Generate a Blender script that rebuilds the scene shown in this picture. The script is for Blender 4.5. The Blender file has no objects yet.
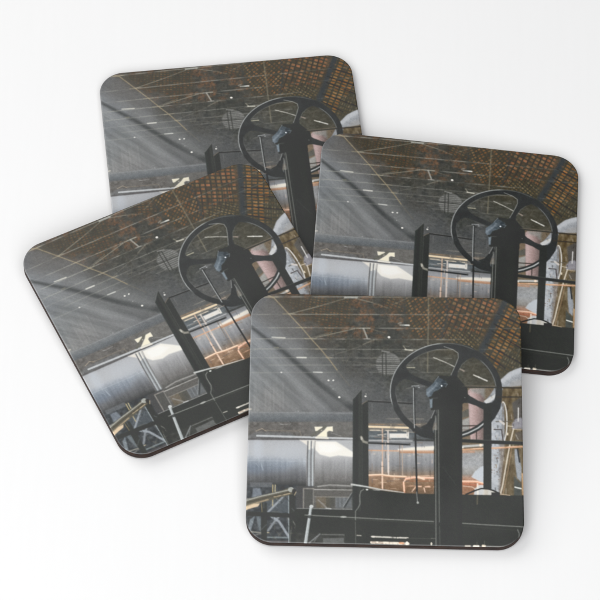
import bpy, math
import numpy as np
from mathutils import Matrix, Vector

C = bpy.context.scene
COL = C.collection
S = 0.095                      # one coaster side in metres

# ------------------------------------------------------------------ camera
ELEV, DIST, FPX, ROLL = 0.974365323, 12.2603169, 3243.63335, 0.0183091134
cam_d = bpy.data.cameras.new('camera')
cam_d.sensor_width = 36.0
cam_d.lens = FPX / 600 * 36.0
cam_d.clip_start = 0.01
cam_d.clip_end = 60
cam = bpy.data.objects.new('camera', cam_d)
COL.objects.link(cam)
pos = np.array([0, -DIST * math.cos(ELEV), DIST * math.sin(ELEV)])
fw = -pos / np.linalg.norm(pos)
r1 = np.array([1.0, 0, 0])
r2 = math.cos(ROLL) * r1 + math.sin(ROLL) * np.cross(r1, fw)
up = np.cross(r2, fw)
m = Matrix(((r2[0], up[0], -fw[0], pos[0] * S), (r2[1], up[1], -fw[1], pos[1] * S),
            (r2[2], up[2], -fw[2], pos[2] * S), (0, 0, 0, 1)))
cam.matrix_world = m
C.camera = cam

# ------------------------------------------------------------------ world and lamps
w = bpy.data.worlds.new('World')
C.world = w
w.use_nodes = True
bg = w.node_tree.nodes['Background']
bg.inputs[0].default_value = (0.97, 0.985, 1.0, 1)
bg.inputs[1].default_value = 0.06


def area_lamp(name, az, el, dist, size, power, col):
    """az in degrees clockwise from the far side of the table, el above it"""
    d = bpy.data.lights.new(name, 'AREA')
    d.shape = 'RECTANGLE'
    d.size, d.size_y = size
    d.energy = power
    d.color = col
    o = bpy.data.objects.new(name, d)
    COL.objects.link(o)
    a, e = math.radians(az), math.radians(el)
    p = Vector((math.sin(a) * math.cos(e), math.cos(a) * math.cos(e), math.sin(e))) * dist
    o.location = p
    o.rotation_euler = (-p).to_track_quat('-Z', 'Y').to_euler()
    return o


area_lamp('key_softbox', -62, 42, 1.5, (1.8, 1.4), 14.2, (1.0, 0.995, 0.985))  # unseen key softbox on the left; shadows fall to the right
area_lamp('overhead_fill', 186, 51, 2.1, (2.3, 2.1), 54.5, (0.985, 0.992, 1.0))  # added fill behind the camera, standing in for ambient light

C.view_settings.view_transform = 'Standard'
C.view_settings.look = 'None'
C.view_settings.gamma = 1
C.view_settings.exposure = 0.0
C.render.resolution_x = C.render.resolution_y = 1024

# ------------------------------------------------------------------ coaster poses (x, y, z of the top face's centre, yaw, tilts)
POSE = {
    'front': (0.319869724, -0.587939860, 0.110141492, -1.24199185e-04, 0.126856827, 6.46521514e-03),
    'left': (-0.403548223, -0.0816845582, 0.0737919181, 0.487549679, 0.0472966574, 0.0203452348),
    'right': (0.548814313, 0.195708118, 0.0702755448, -0.0530919674, 6.17676175e-03, 0.0745202432),
    'back': (-0.252871480, 0.604500000, 0.0350001064, 0.131570425, 0.0, 0.0),
}
THICK = 0.0345
RAD = 0.098
BEV = 0.0042


def rot(yaw, tx, ty):
    c, s = math.cos(yaw), math.sin(yaw)
    Rz = np.array([[c, -s, 0], [s, c, 0], [0, 0, 1]])
    Rx = np.array([[1, 0, 0], [0, math.cos(tx), -math.sin(tx)], [0, math.sin(tx), math.cos(tx)]])
    Ry = np.array([[math.cos(ty), 0, math.sin(ty)], [0, 1, 0], [-math.sin(ty), 0, math.cos(ty)]])
    return Rx @ Ry @ Rz


# ------------------------------------------------------------------ the printed picture, drawn stroke by stroke
N = 600
us = np.linspace(0, 1, N + 1)
U, V = np.meshgrid(us, us)                 # V downwards
# The drawing was measured on a sheet whose corners are these points; this
# homography lays that sheet on the square face.
PF = POSE['front']
Rf = rot(*PF[3:])
Xw = np.array(PF[:3])[:, None, None] + np.tensordot(Rf, np.stack([U - .5, .5 - V, 0 * U]), 1)
D = Xw - pos[:, None, None]
den = np.tensordot(fw, D, 1)
X = 300 + FPX * np.tensordot(r2, D, 1) / den
Y = 300 - FPX * np.tensordot(up, D, 1) / den
rng = np.random.default_rng(7)


def s2l(c):
    c = np.asarray(c, float) / 255
    return np.where(c <= 0.04045, c / 12.92, ((c + 0.055) / 1.055) ** 2.4)


def hashn(i, j, k=0):
    v = np.sin(i * 127.1 + j * 311.7 + k * 74.7) * 43758.5453
    return v - np.floor(v)


def vnoise(x, y, k=0):
    i, j = np.floor(x), np.floor(y)
    f, g = x - i, y - j
    f = f * f * (3 - 2 * f)
    g = g * g * (3 - 2 * g)
    return (hashn(i, j, k) * (1 - f) + hashn(i + 1, j, k) * f) * (1 - g) + \
           (hashn(i, j + 1, k) * (1 - f) + hashn(i + 1, j + 1, k) * f) * g


def fbm(x, y, k=0, o=4):
    t = 0
    a = .5
    for q in range(o):
        t = t + a * vnoise(x * 2 ** q, y * 2 ** q, k + q * 13)
        a *= .5
    return t


# base: smooth blend of hall tones
BASE = [(250, 298, 95, 97, 100), (250, 330, 114, 118, 122), (250, 360, 117, 122, 126), (250, 390, 116, 120, 121),
        (250, 410, 122, 123, 122), (270, 312, 100, 99, 97), (270, 340, 110, 114, 117), (270, 370, 110, 114, 115),
        (270, 400, 124, 124, 123), (290, 300, 82, 76, 69), (288, 330, 98, 97, 95), (290, 350, 104, 106, 107),
        (300, 390, 108, 110, 110), (300, 410, 114, 115, 116), (310, 310, 76, 72, 65), (322, 340, 78, 76, 71),
        (320, 368, 94, 96, 95), (330, 390, 100, 102, 102), (325, 408, 104, 106, 107), (345, 310, 73, 71, 65),
        (350, 340, 71, 71, 66), (352, 365, 77, 77, 74), (345, 390, 92, 94, 94), (380, 310, 71, 70, 65),
        (380, 340, 68, 69, 65), (400, 380, 74, 75, 71), (380, 402, 84, 86, 86), (420, 402, 82, 84, 84),
        (410, 420, 88, 88, 86), (430, 320, 76, 71, 62), (450, 340, 78, 74, 63), (450, 370, 76, 76, 69),
        (480, 370, 77, 75, 66), (515, 358, 88, 84, 72), (490, 320, 80, 72, 60), (515, 310, 80, 74, 62),
        (260, 427, 98, 96, 93), (300, 427, 100, 98, 95), (340, 427, 104, 103, 99), (400, 445, 120, 122, 124),
        (260, 500, 78, 86, 92), (300, 500, 72, 74, 75), (330, 500, 88, 86, 82), (260, 535, 76, 82, 84),
        (400, 520, 62, 64, 60), (500, 520, 62, 64, 60), (330, 535, 66, 68, 65), (515, 430, 112, 100, 76)]
num = np.zeros(X.shape + (3,))
dn = np.zeros(X.shape)
for bx_, by_, *c_ in BASE:
    k_ = 1 / (((X - bx_) ** 2 + (Y - by_) ** 2) + 60) ** 1.7
    num += k_[..., None] * np.array(c_, float)
    dn += k_
IMG = num / dn[..., None]
AA = 0.55


def box_of(x0, y0, x1, y1, pad):
    """rows and columns of the sheet that can touch this extent"""
    msk = (X > x0 - pad) & (X < x1 + pad) & (Y > y0 - pad) & (Y < y1 + pad)
    rr = np.where(msk.any(1))[0]
    cc = np.where(msk.any(0))[0]
    if len(rr) == 0 or len(cc) == 0:
        return None
    return slice(rr[0], rr[-1] + 1), slice(cc[0], cc[-1] + 1)


def blend(sl, a, col):
    if callable(col):
        col = col(X[sl], Y[sl])
    col = np.asarray(col, float)
    IMG[sl] = IMG[sl] * (1 - a[..., None]) + col * a[..., None]


def dist_seg(x, y, p, q):
    dx, dy = q[0] - p[0], q[1] - p[1]
    L = dx * dx + dy * dy + 1e-9
    t = np.clip(((x - p[0]) * dx + (y - p[1]) * dy) / L, 0, 1)
    return np.hypot(x - p[0] - t * dx, y - p[1] - t * dy), t


def line(pts, wd, col, a=1.0, soft=AA, w2=None, dash=None):
    xs = [p[0] for p in pts]
    ys = [p[1] for p in pts]
    sl = box_of(min(xs), min(ys), max(xs), max(ys), wd + soft + 1)
    if sl is None:
        return
    x, y = X[sl], Y[sl]
    best = np.zeros(x.shape)
    n = len(pts) - 1
    for i in range(n):
        d, t = dist_seg(x, y, pts[i], pts[i + 1])
        ww = wd if w2 is None else wd + (w2 - wd) * (i + t) / n
        best = np.maximum(best, np.clip((ww / 2 - d) / soft + .5, 0, 1) * np.minimum(1, ww / soft))
    if dash is not None:
        best = best * np.clip(vnoise(x / dash, y / dash, 5) * 3.0 - .7, 0, 1)
    blend(sl, best * a, col)


def poly_cov(x, y, pts, soft):
    ins = np.zeros(x.shape, bool)
    dm = np.full(x.shape, 1e9)
    n = len(pts)
    for i in range(n):
        p, q = pts[i], pts[(i + 1) % n]
        d, _ = dist_seg(x, y, p, q)
        dm = np.minimum(dm, d)
        if p[1] != q[1]:
            cr = ((p[1] > y) != (q[1] > y)) & (x < (q[0] - p[0]) * (y - p[1]) / (q[1] - p[1]) + p[0])
            ins ^= cr
    sd = np.where(ins, dm, -dm)
    return np.clip(sd / soft + .5, 0, 1)


def poly(pts, col, a=1.0, soft=AA):
    xs = [p[0] for p in pts]
    ys = [p[1] for p in pts]
    sl = box_of(min(xs), min(ys), max(xs), max(ys), soft + 1)
    if sl is None:
        return
    blend(sl, poly_cov(X[sl], Y[sl], pts, soft) * a, col)


def rect(x0, y0, x1, y1, col, a=1.0, soft=AA):
    poly([(x0, y0), (x1, y0), (x1, y1), (x0, y1)], col, a, soft)


def ell(cx, cy, rx, ry, col, a=1.0, soft=AA, w=None, a0=None, a1=None, ph=0):
    sl = box_of(cx - rx, cy - ry, cx + rx, cy + ry, soft + 2)
    if sl is None:
        return
    x, y = X[sl] - cx, Y[sl] - cy
    rr = np.hypot(x / rx, y / ry) + 1e-9
    g = np.hypot(x / rx ** 2, y / ry ** 2) / rr + 1e-9
    d = (1 - rr) / g
    if w is None:
        cov = np.clip(d / soft + .5, 0, 1)
    else:
        cov = np.clip((w / 2 - np.abs(d - w / 2)) / soft + .5, 0, 1) * min(1, w / soft)
    if a0 is not None:
        th = np.degrees(np.arctan2(-y / ry, x / rx)) % 360
        mid = ((a0 + a1) / 2) % 360
        half = (a1 - a0) / 2
        dd = np.abs((th - mid + 180) % 360 - 180)
        cov = cov * np.clip((half - dd) / 8 + .5, 0, 1)
    blend(sl, cov * a, col)


def vgrad(stops):
    ys = [s_[0] for s_ in stops]
    cs = np.array([s_[1] for s_ in stops], float)

    def f(x, y):
        return np.stack([np.interp(y, ys, cs[:, k]) for k in range(3)], -1)
    return f


def hgrad(stops):
    g_ = vgrad(stops)
    return lambda x, y: g_(y, x)


# --- hall roof: slanting light shafts and murk
sh = (Y - 327) - (X - 252) * 0.83
left = np.clip((345 - X + (Y - 372) * .9) / 60, 0, 1) * np.clip((415 - Y) / 10, 0, 1)
streak = fbm(sh / 9.0 + 40, (X + Y) / 160, 3, 4) - .47
IMG += (streak * 22 * left)[..., None]
fine = vnoise(sh / 1.3, (X + Y) / 30, 9) - .5
IMG += (fine * 8 * left)[..., None]
dk = (68, 71, 71)
line([(251, 327), (285, 353), (318, 382), (352, 408)], 3.0, dk, .8, 3.0, w2=6.5)
line([(250, 361), (275, 384), (304, 412)], 4.0, dk, .38, 5, w2=7)
line([(264, 347), (300, 380), (336, 412)], 3.0, dk, .22, 5, w2=7)
line([(250, 335), (285, 368), (322, 411)], 7.0, (142, 145, 146), .28, 6, w2=13)
line([(262, 372), (276, 386), (300, 411)], 7.0, (140, 142, 141), .42, 8)
line([(275, 330), (310, 362), (345, 398)], 7.0, (120, 122, 121), .4, 7, w2=12)
# corrugated wall streaks at the lower left
wl = np.clip((Y - 375) / 12, 0, 1) * np.clip((412 - Y) / 3, 0, 1) * np.clip((300 - X) / 25, 0, 1)
IMG += ((vnoise(X / 1.6, Y / 60, 21) - .5) * 13 * wl)[..., None] * np.array([1, .93, .88])
# mottling of the roof
roof = np.clip((413 - Y) / 4, 0, 1)
rt = np.clip((X - 268 - (Y - 296) * .95) / 22, 0, 1) * roof
IMG += ((fbm(X / 2.6, Y / 1.7, 31, 3) - .45) * 26 * rt)[..., None]
IMG += ((fbm(X / 9, Y / 6, 41, 3) - .45) * 16 * rt)[..., None] * np.array([1.2, 1, .75])


def lattice(pts, ang, sx, sy, dens, seed, warm, a=1.0, soft=4, shear=0.0, gap=.22):
    """roof boards lit through between purlins: small warm tiles in slanting rows"""
    xs = [p[0] for p in pts]
    ys = [p[1] for p in pts]
    sl = box_of(min(xs), min(ys), max(xs), max(ys), soft + 1)
    if sl is None:
        return
    x, y = X[sl], Y[sl]
    cov = poly_cov(x, y, pts, soft)
    t = math.radians(ang)
    wob = (fbm(x / 14, y / 14, seed, 2) - .4) * 2.2
    p = ((x - 400) * math.cos(t) + (y - 300) * math.sin(t) + wob) / sx
    q = (-(x - 400) * math.sin(t) + (y - 300) * math.cos(t) + (x - 400) * shear + wob * .6) / sy
    i, j = np.floor(p), np.floor(q)
    f, g = p - i, q - j
    tile = np.clip((np.minimum(f, 1 - f) * sx - .075 * sx) / .85, 0, 1) * \
        np.clip((np.minimum(g, 1 - g) * sy - .085 * sy) / .85, 0, 1)
    h = hashn(i, j, seed)
    h2 = hashn(i, j, seed + 5)
    patch = np.clip((fbm(x / 11, y / 9, seed + 2, 3) - (0.62 - dens * .4)) * 7, 0, 1)
    on = np.clip((h - .02) * 5, .25, 1)
    base = np.array([70, 69, 61.])
    c1, c2 = np.array(warm, float), np.array([128, 110, 80.])
    colr = c1 * (1 - h2[..., None] * .8) + c2 * h2[..., None] * .8
    colr = colr * (.74 + .24 * h[..., None]) * (.85 + .3 * fbm(x / 1.6, y / 1.6, seed + 9, 2)[..., None])
    alpha = cov * a
    k = (tile * on * (.5 + .5 * patch))[..., None]
    blend(sl, alpha * .9, base + (0 * k))
    blend(sl, (alpha[..., None] * k)[..., 0], colr)


# rusty boards showing dully over the whole roof
rust = np.clip((fbm(X / 7, Y / 4.5, 301, 4) - .44) * 5, 0, 1) * np.clip((346 - Y) / 14, 0, 1) * np.clip((X - 262 - (Y - 296) * 1.2) / 14, 0, 1)
rgrid = np.clip(vnoise(X / 1.7 + Y / 4, Y / 1.5, 303) * 1.6 - .3, 0, 1)
blend((slice(None), slice(None)), rust * (.25 + .75 * rgrid) * .65, (134, 92, 64))
# loose clutter of the roof: short bars, wires, bright nicks
for _k in range(420):
    h1, h2, h3, h4, h5 = (hashn(_k * 1.37, q * 2.9 + 1) for q in range(5))
    x0, y0 = 275 + 248 * h1, 297 + 75 * h2
    if x0 < 282 + (y0 - 296) * .95:
        continue
    L_ = 2 + 9 * h3 ** 2
    t_ = (0.02, .35, -.3, 1.35, -1.1)[int(h4 * 4.99)]
    tone = (104, 101, 88) if h5 > .45 else (50, 50, 48)
    line([(x0, y0), (x0 + L_ * math.cos(t_), y0 + L_ * math.sin(t_))], .7, tone, .2 + .3 * h5, .8)
# roof slope fields
lattice([(318, 296), (352, 296), (350, 322), (330, 338), (314, 318), (300, 300)], 8, 3.6, 2.6, .8, 51, (132, 92, 66), .85, 8)
lattice([(272, 297), (300, 297), (312, 318), (300, 322), (284, 306)], 12, 3.4, 2.4, .6, 52, (112, 88, 68), .6, 7)
lattice([(382, 297), (402, 297), (402, 314), (386, 309)], 22, 4.2, 2.8, .8, 53, (132, 94, 68), .8, 6)
lattice([(404, 297), (432, 297), (430, 322), (424, 338), (412, 336), (407, 318)], -32, 4.0, 3.1, 1.0, 57, (158, 104, 66), .95, 5)
lattice([(432, 297), (452, 297), (450, 322), (444, 340), (430, 338)], -42, 4.3, 3.3, 1.0, 59, (160, 104, 66), 1.0, 4)
lattice([(450, 297), (498, 297), (494, 312), (487, 330), (474, 352), (462, 344), (446, 339)], 24, 5.4, 4.2, 1.15, 61, (164, 106, 74), 1.0, 3, gap=.26)
lattice([(448, 332), (474, 331), (484, 338), (474, 356), (462, 347), (448, 342)], 40, 3.8, 2.9, 1.0, 63, (132, 114, 84), 1.0, 4)
lattice([(505, 300), (516, 302), (524, 318), (524, 352), (508, 372), (495, 372), (484, 352), (494, 330)], 27, 6.2, 3.6, 1.15, 67, (172, 114, 64), 1.0, 3, gap=.26)
# grey lattice near the right edge, under the boards
lattice([(506, 352), (523, 340), (523, 366), (505, 376), (496, 372)], -62, 4.2, 2.6, .9, 69, (112, 108, 90), .9, 5)
# dark blue purlins and rafters
line([(507, 299), (500, 312), (493, 327), (482, 350)], 6.5, (62, 68, 72), .85, 3)
line([(519, 308), (506, 330)], 2.5, (62, 68, 72), .4, 2)
line([(447, 298), (447, 318), (441, 338)], 2.6, (64, 69, 71), .6, 2)
line([(405, 297), (405, 330)], 2.0, (64, 68, 68), .5, 2)
for (x0, y0, x1, y1) in [(492, 331, 524, 350), (494, 324, 524, 340), (486, 344, 522, 364), (498, 314, 524, 326), (484, 353, 505, 368)]:
    line([(x0, y0), (x1, y1)], 1.1, (48, 46, 40), .7)
for k in range(7):
    line([(452 + k * 6, 298), (446 + k * 6.2, 318), (436 + k * 6.6, 338)], .7, (52, 48, 42), .55)
# long pale horizontals (tie rods)
for y0, dy, aa in [(296.8, 0, .55), (314.3, .2, .5), (327.6, .6, .42), (338.6, .8, .46), (348.8, .6, .4), (357.6, .4, .3), (365.0, 0, .26), (372.5, -.3, .22)]:
    line([(250, y0 + .3), (300, y0), (360, y0 + dy), (452, y0 + dy + .4)], .95, (150, 149, 138), aa, .7, dash=11)
    line([(250, y0), (440, y0 + dy)], .7, (146, 146, 136), aa * .45, .7)
line([(250, 321), (272, 324)], .6, (130, 130, 124), .25)
line([(250, 352), (262, 347)], .6, (140, 140, 132), .4)
for (p, q, aa) in [((289, 314), (318, 306.5), .7), ((318, 306.5), (345, 298.5), .5), ((356, 298.5), (372, 302.5), .7), ((372, 302.5), (388, 308), .35),
                   ((310, 338.2), (332, 332), .35), ((316, 337.5), (358, 328), .75), ((368, 328), (385, 333), .3), ((363, 344.5), (376, 339), .55),
                   ((327, 357), (362, 346), .25), ((410, 297), (392, 305), .3), ((395, 352), (425, 349), .3), ((340, 360), (372, 364), .2)]:
    line([p, q], .9, (136, 132, 116), aa, .7)
for y0 in (297, 314.5, 328, 339, 349):
    line([(440, y0), (523, y0 + .6)], .7, (126, 128, 122), .4, .8, dash=9)
for _k in range(46):
    x0, y0 = 322 + 100 * hashn(_k, 23.3), (297.5, 315, 328, 339, 349)[_k % 5]
    line([(x0, y0), (x0 + 1.5 * (hashn(_k, 4.4) - .5), y0 + 4 + 8 * hashn(_k, 25.))], .6, ((46, 47, 45), (98, 97, 88))[_k % 2], .45, .8)
# the slanting gilt rafter and its joints
raf = [(268.5, 295.5), (274, 298), (288.5, 313.6), (301.5, 327.5), (311, 338.6), (320.5, 349), (330, 360.5), (337, 370)]
line(raf, 1.2, (138, 124, 98), .8, .8)
line(raf, .6, (156, 144, 118), .4, .7, dash=3)
line([(337, 370), (350, 386)], 1.2, (120, 112, 96), .3, 1.2)
for jx, jy, jw in [(271.5, 297, 7), (289, 313.9, 6), (301.5, 327.6, 5), (310.5, 338.6, 6), (321, 349, 5), (329, 357.5, 3)]:
    line([(jx - jw, jy), (jx + jw, jy)], 1.0, (148, 138, 112), .6, .9)
# a post hanging in the far right of the roof
line([(428.5, 298), (428.2, 330), (427.5, 372)], 1.3, (140, 132, 108), .45, 1)
line([(352, 298), (352, 297)], .5, (0, 0, 0), 0)
line([(345, 297.4), (357, 297.4)], 2.0, (150, 150, 142), .8)
line([(359, 328.2), (370, 328.2)], 1.0, (150, 146, 130), .7)
line([(363.5, 328.5), (367.5, 338.6)], 1.7, (150, 148, 138), .75)
line([(364, 338.8), (370, 338.8)], 1.1, (150, 146, 136), .7)
# lit slits and sparks
for p, q, wd, cc, aa in [((272, 337.2), (285, 337.8), 1.1, (222, 216, 196), .95), ((297, 357.4), (306, 357.6), 1.4, (226, 222, 208), .95),
                         ((274, 347.5), (278.5, 347.5), .9, (180, 172, 140), .8), ((313.5, 372.1), (322, 372.4), 1.2, (206, 206, 196), .9),
                         ((398, 323.8), (401, 322.6), 1.6, (136, 136, 128), .9), ((400, 325.0), (409, 325.2), 1.5, (178, 180, 172), .95), ((405, 325.2), (409, 325.3), 1.4, (222, 222, 214), .9),
                         ((403.5, 346), (406, 349.5), 1.3, (170, 162, 140), .8), ((405, 349.6), (412.5, 350.4), 1.4, (206, 202, 184), .95), ((403, 346), (409, 346.5), .8, (150, 146, 130), .7),
                         ((407, 367.4), (414.5, 367.6), 1.3, (200, 192, 162), .9), ((392, 356), (397, 357), 1.0, (150, 150, 144), .7),
                         ((433.5, 357.5), (446, 362.5), 1.2, (206, 202, 190), .9), ((447, 363), (454, 366.5), 1.2, (190, 186, 176), .9), ((460, 369), (464, 371), 1.6, (170, 150, 136), .9),
                         ((473.5, 375), (479, 377.2), 1.5, (232, 228, 216), .95), ((479, 377.3), (487, 380.8), 1.5, (232, 230, 222), .95),
                         ((406, 388.6), (412, 387.6), .9, (140, 138, 128), .6), ((298, 411), (299, 414), 1.2, (170, 170, 166), .7), ((247, 409.5), (251, 409), 1.4, (200, 190, 170), .8)]:
    line([p, q], wd * .75, cc, aa * .68, .9, w2=wd * .95)
for x0, y0, r0, aa in [(328.5, 380.4, .9, .95), (333.2, 380.4, .8, .8), (339.3, 397.2, 1.1, 1), (389, 337.2, 1.3, .95), (281.3, 372.4, .9, .6),
                       (365.5, 396.3, 1.0, .8), (333.5, 380, .6, .6), (363, 412.5, .8, .8), (441.5, 386, .6, 1), (356, 410, .6, .5), (333, 389, .5, .4), (366, 394, .6, .5)]:
    ell(x0, y0, r0, r0 * .8, (236, 232, 222), aa)
# round louvred window
ell(388.2, 364.0, 12.2, 11.2, lambda x, y: np.stack([114 + 20 * np.clip(np.sin(y * 2 * np.pi / 2.05) * 1.2, -1, 1) + 6 * (vnoise(x / 3, y, 71) - .5)] * 3, -1) * np.array([1, 1, .97]), .72, 1.4)
for vx in (382.4, 385.9):
    line([(vx, 352.5), (vx + .3, 376)], 1.1, (62, 63, 60), .8)
line([(375, 363.6), (401, 364.2)], 1.2, (66, 67, 64), .8)
line([(382, 351), (389, 352.2)], 1.4, (140, 140, 136), .6)
# dull panelled wall behind the wheel
for x0 in range(372, 436, 8):
    line([(x0, 404), (x0, 424)], .6, (98, 98, 98), .35)
line([(386, 418.7), (433, 419)], .9, (142, 136, 124), .6, .8, dash=6)
line([(372, 404), (372, 412)], .8, (120, 120, 116), .4)

# --- pale pipe that runs across behind
rect(244, 411.8, 354, 422, vgrad([(411, (118, 120, 120)), (413.5, (112, 116, 118)), (418, (98, 104, 108)), (422, (88, 92, 94))]), .92, 1)
rect(320, 411, 354, 422, (88, 90, 92), .35, 8)
line([(246, 412.4), (352, 413.2)], .8, (128, 130, 130), .6)
# murk under it
rect(244, 422, 354, 439, lambda x, y: (np.array([98, 95, 91.]) + ((fbm(x / 3, y / 2, 81, 3) - .45) * 44)[..., None] * np.array([1, .96, .92])), .9, 1.5)
rect(310, 422, 354, 436, (108, 107, 103), .6, 5)
poly([(247, 436), (256, 432), (290, 433), (300, 438), (246, 440)], (112, 118, 124), .35, 2)
line([(265, 430.5), (300, 431), (301, 436)], .9, (128, 118, 104), .6)
line([(256, 431), (262, 428.5), (266, 431)], 1.0, (168, 152, 130), .55)
line([(280, 424), (283, 424.5)], 1.0, (160, 160, 158), .6)
line([(284, 424.5), (291, 424)], .9, (145, 143, 140), .6, dash=1.5)
line([(246, 438.8), (353, 439.4)], 1.6, (86, 84, 84), .8)
line([(257, 435.7), (300, 437), (353, 438.6)], 1.9, (172, 176, 178), .85)
line([(257, 437.2), (353, 440.2)], .8, (96, 96, 98), .7)

# --- big steel pipe
rect(243, 440, 308, 486, vgrad([(440, (144, 146, 150)), (443, (150, 152, 156)), (452, (153, 156, 160)), (458, (146, 151, 158)), (463, (132, 139, 147)),
                                 (468, (116, 121, 128)), (474, (100, 102, 106)), (480, (86, 87, 88)), (484, (70, 71, 71)), (486, (60, 62, 61))]), 1, 1)
poly([(245, 458), (280, 459), (296, 462), (285, 471), (262, 474), (245, 473)], (104, 120, 140), .38, 7)
ell(254, 468, 8, 5, (90, 106, 126), .35, 6)
rect(306, 440, 354, 488, vgrad([(440, (150, 152, 154)), (456, (156, 156, 156)), (462, (138, 138, 140)), (470, (124, 124, 124)), (478, (108, 106, 104)), (484, (92, 91, 88)), (488, (80, 80, 76))]), 1, 1)
IMG += ((vnoise(X / 1.4, Y / 50, 91) + vnoise(X / 4.3, Y / 20, 92) - 1) * 12 * np.clip((Y - 456) / 6, 0, 1) * np.clip((484 - Y) / 4, 0, 1) * np.clip((353 - X) / 4, 0, 1))[..., None]
ell(258, 449, 5, 9, (168, 176, 186), .5, 5)
ell(288, 450, 14, 6, (160, 166, 174), .35, 8)
line([(246, 460.6), (306, 461.2)], .6, (158, 166, 174), .4)
line([(261, 463), (263, 470), (261.5, 466)], .9, (150, 164, 176), .5)
line([(256, 463.5), (258.5, 466.5)], .8, (140, 154, 166), .5)
# sunlight on the pipe
poly([(313, 441.2), (336, 441.6), (345, 447), (353.5, 452.5), (353.5, 457), (338, 455.5), (330, 457), (320, 454.5), (315.5, 450)], (236, 232, 222), 1, 1.5)
poly([(318, 443), (334, 443.5), (342, 449), (330, 453), (320, 452)], (255, 252, 246), .95, 3)
poly([(300, 440.2), (316, 440.4), (313, 452), (308, 446)], (222, 214, 202), .95, 1.4)
poly([(314.5, 426.8), (322.5, 426.8), (322, 430.5), (315.5, 431)], (238, 230, 204), .95, .9)
poly([(316.5, 436.6), (324.5, 430), (327, 427), (332.6, 426.4), (332.8, 431.4), (329, 430.6), (327, 432), (327, 437)], (238, 230, 204), 1, .9)
line([(312, 436), (320, 430), (326, 426.4)], 2.0, (98, 98, 88), .9)
poly([(327.6, 432), (331, 431.5), (342, 436), (328, 437)], (92, 92, 90), .8, 1)
line([(331, 432.8), (341, 436)], .8, (128, 126, 122), .7)
line([(316, 437.6), (328, 438.2)], 1.6, (228, 222, 206), .9)
# flange
rect(307, 441, 314.3, 489, (120, 124, 126), .7, 1)
for fx, fc, fw_ in [(307.3, (92, 92, 94), 1.0), (309.0, (150, 158, 162), 1.4), (311.0, (104, 106, 108), 1.1), (312.5, (164, 172, 174), 1.2), (314.4, (110, 108, 106), .9)]:
    line([(fx + .8, 441), (fx, 458), (fx, 489)], fw_, fc, .85, .8)
line([(309.5, 441), (309.3, 449)], 1.6, (232, 226, 212), .8)
line([(313, 441), (312.6, 448)], 1.3, (240, 232, 218), .8)

# --- centre, behind posts and pillar
rect(368, 423, 437, 452, vgrad([(423, (104, 98, 90)), (429, (112, 108, 100)), (432, (88, 96, 100)), (438, (96, 104, 108)), (441, (112, 114, 116)), (447, (136, 138, 142)), (452, (140, 143, 148))]), .95, 1)
line([(368, 424.2), (404, 424.8)], 1.0, (150, 120, 88), .7, dash=5)
line([(368, 426.6), (408, 427.8)], 1.8, (232, 206, 166), .95, .9)
line([(370, 430.2), (408, 431)], 1.2, (198, 182, 156), .7, dash=3)
rect(389.5, 433.6, 408.5, 437.8, (232, 226, 216), .9, 1)
rect(406.5, 432, 408.8, 438.4, (226, 220, 208), .8, 1)
line([(370, 436), (388, 436.4)], 1.2, (140, 142, 140), .6, dash=3)
line([(369, 440.3), (412, 441)], 1.0, (160, 162, 162), .8)
line([(369, 438.4), (388, 438.6)], 1.4, (78, 86, 90), .8)
line([(384, 433), (386, 432)], 1.6, (74, 84, 92), .8)
rect(413, 436, 434, 441, (84, 88, 88), .8, 1)
line([(415, 440), (434, 440.4)], 1.8, (66, 68, 66), .9)
rect(368, 451, 437, 477, vgrad([(451, (146, 144, 142)), (456, (136, 137, 139)), (464, (124, 125, 128)), (470, (120, 115, 110)), (474, (130, 113, 98)), (477, (140, 114, 92))]), 1, 1)
IMG += ((vnoise(X / 1.7, Y / 40, 95) - .5) * 14 * np.clip((Y - 450) / 3, 0, 1) * np.clip((478 - Y) / 3, 0, 1) * np.clip((X - 368) / 2, 0, 1) * np.clip((437 - X) / 2, 0, 1))[..., None]
poly([(398, 449), (412, 447.4), (435, 446), (437, 450), (398, 451.2)], (240, 232, 216), .9, 1.4)
rect(368, 476, 437, 496, vgrad([(476, (146, 116, 92)), (482, (136, 108, 84)), (488, (126, 98, 74)), (496, (104, 86, 70))]), 1, 1)
IMG += ((fbm(X / 4, Y / 3, 97, 3) - .45) * 34 * np.clip((Y - 476) / 3, 0, 1) * np.clip((X - 368) / 2, 0, 1) * np.clip((437 - X) / 2, 0, 1) * np.clip((494 - Y) / 2, 0, 1))[..., None] * np.array([1.1, 1, .8])
line([(368, 450.3), (405, 451), (440, 451.2)], 1.3, (186, 138, 104), .9, .9)
line([(400, 452.4), (437, 452.6)], 1.5, (176, 118, 80), .8, 1)
for vx, y0, y1, wd, cc in [(382.4, 429, 489, 1.2, (190, 152, 124)), (382.0, 462, 488, .9, (250, 214, 188)), (388.0, 431, 472, 1.6, (196, 182, 170)), (388.2, 455, 476, 1.1, (214, 198, 186)),
                           (399.6, 444, 475, 1.1, (116, 106, 98)), (402.2, 444, 475, 1.0, (164, 142, 122))]:
    line([(vx, y0), (vx + .3, y1)], wd, cc, .85, .8)
line([(378, 435), (386, 434)], 1.1, (176, 170, 158), .8)
line([(368, 475.4), (381, 474.9), (392, 476.4), (406, 476.9)], 1.8, (188, 138, 104), .9, .9)
line([(368, 475), (381, 474.5), (392, 476), (406, 476.4)], .9, (255, 228, 198), .95, .7)
line([(406, 476.6), (437, 475.5)], 1.0, (200, 160, 130), .7)
line([(404.4, 492), (403.6, 482), (406, 479), (412, 478)], 1.9, (196, 130, 94), .9, .9)
line([(404.2, 491), (403.6, 482), (406, 478.8), (412, 477.8)], .8, (255, 222, 194), .95, .7)
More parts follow.
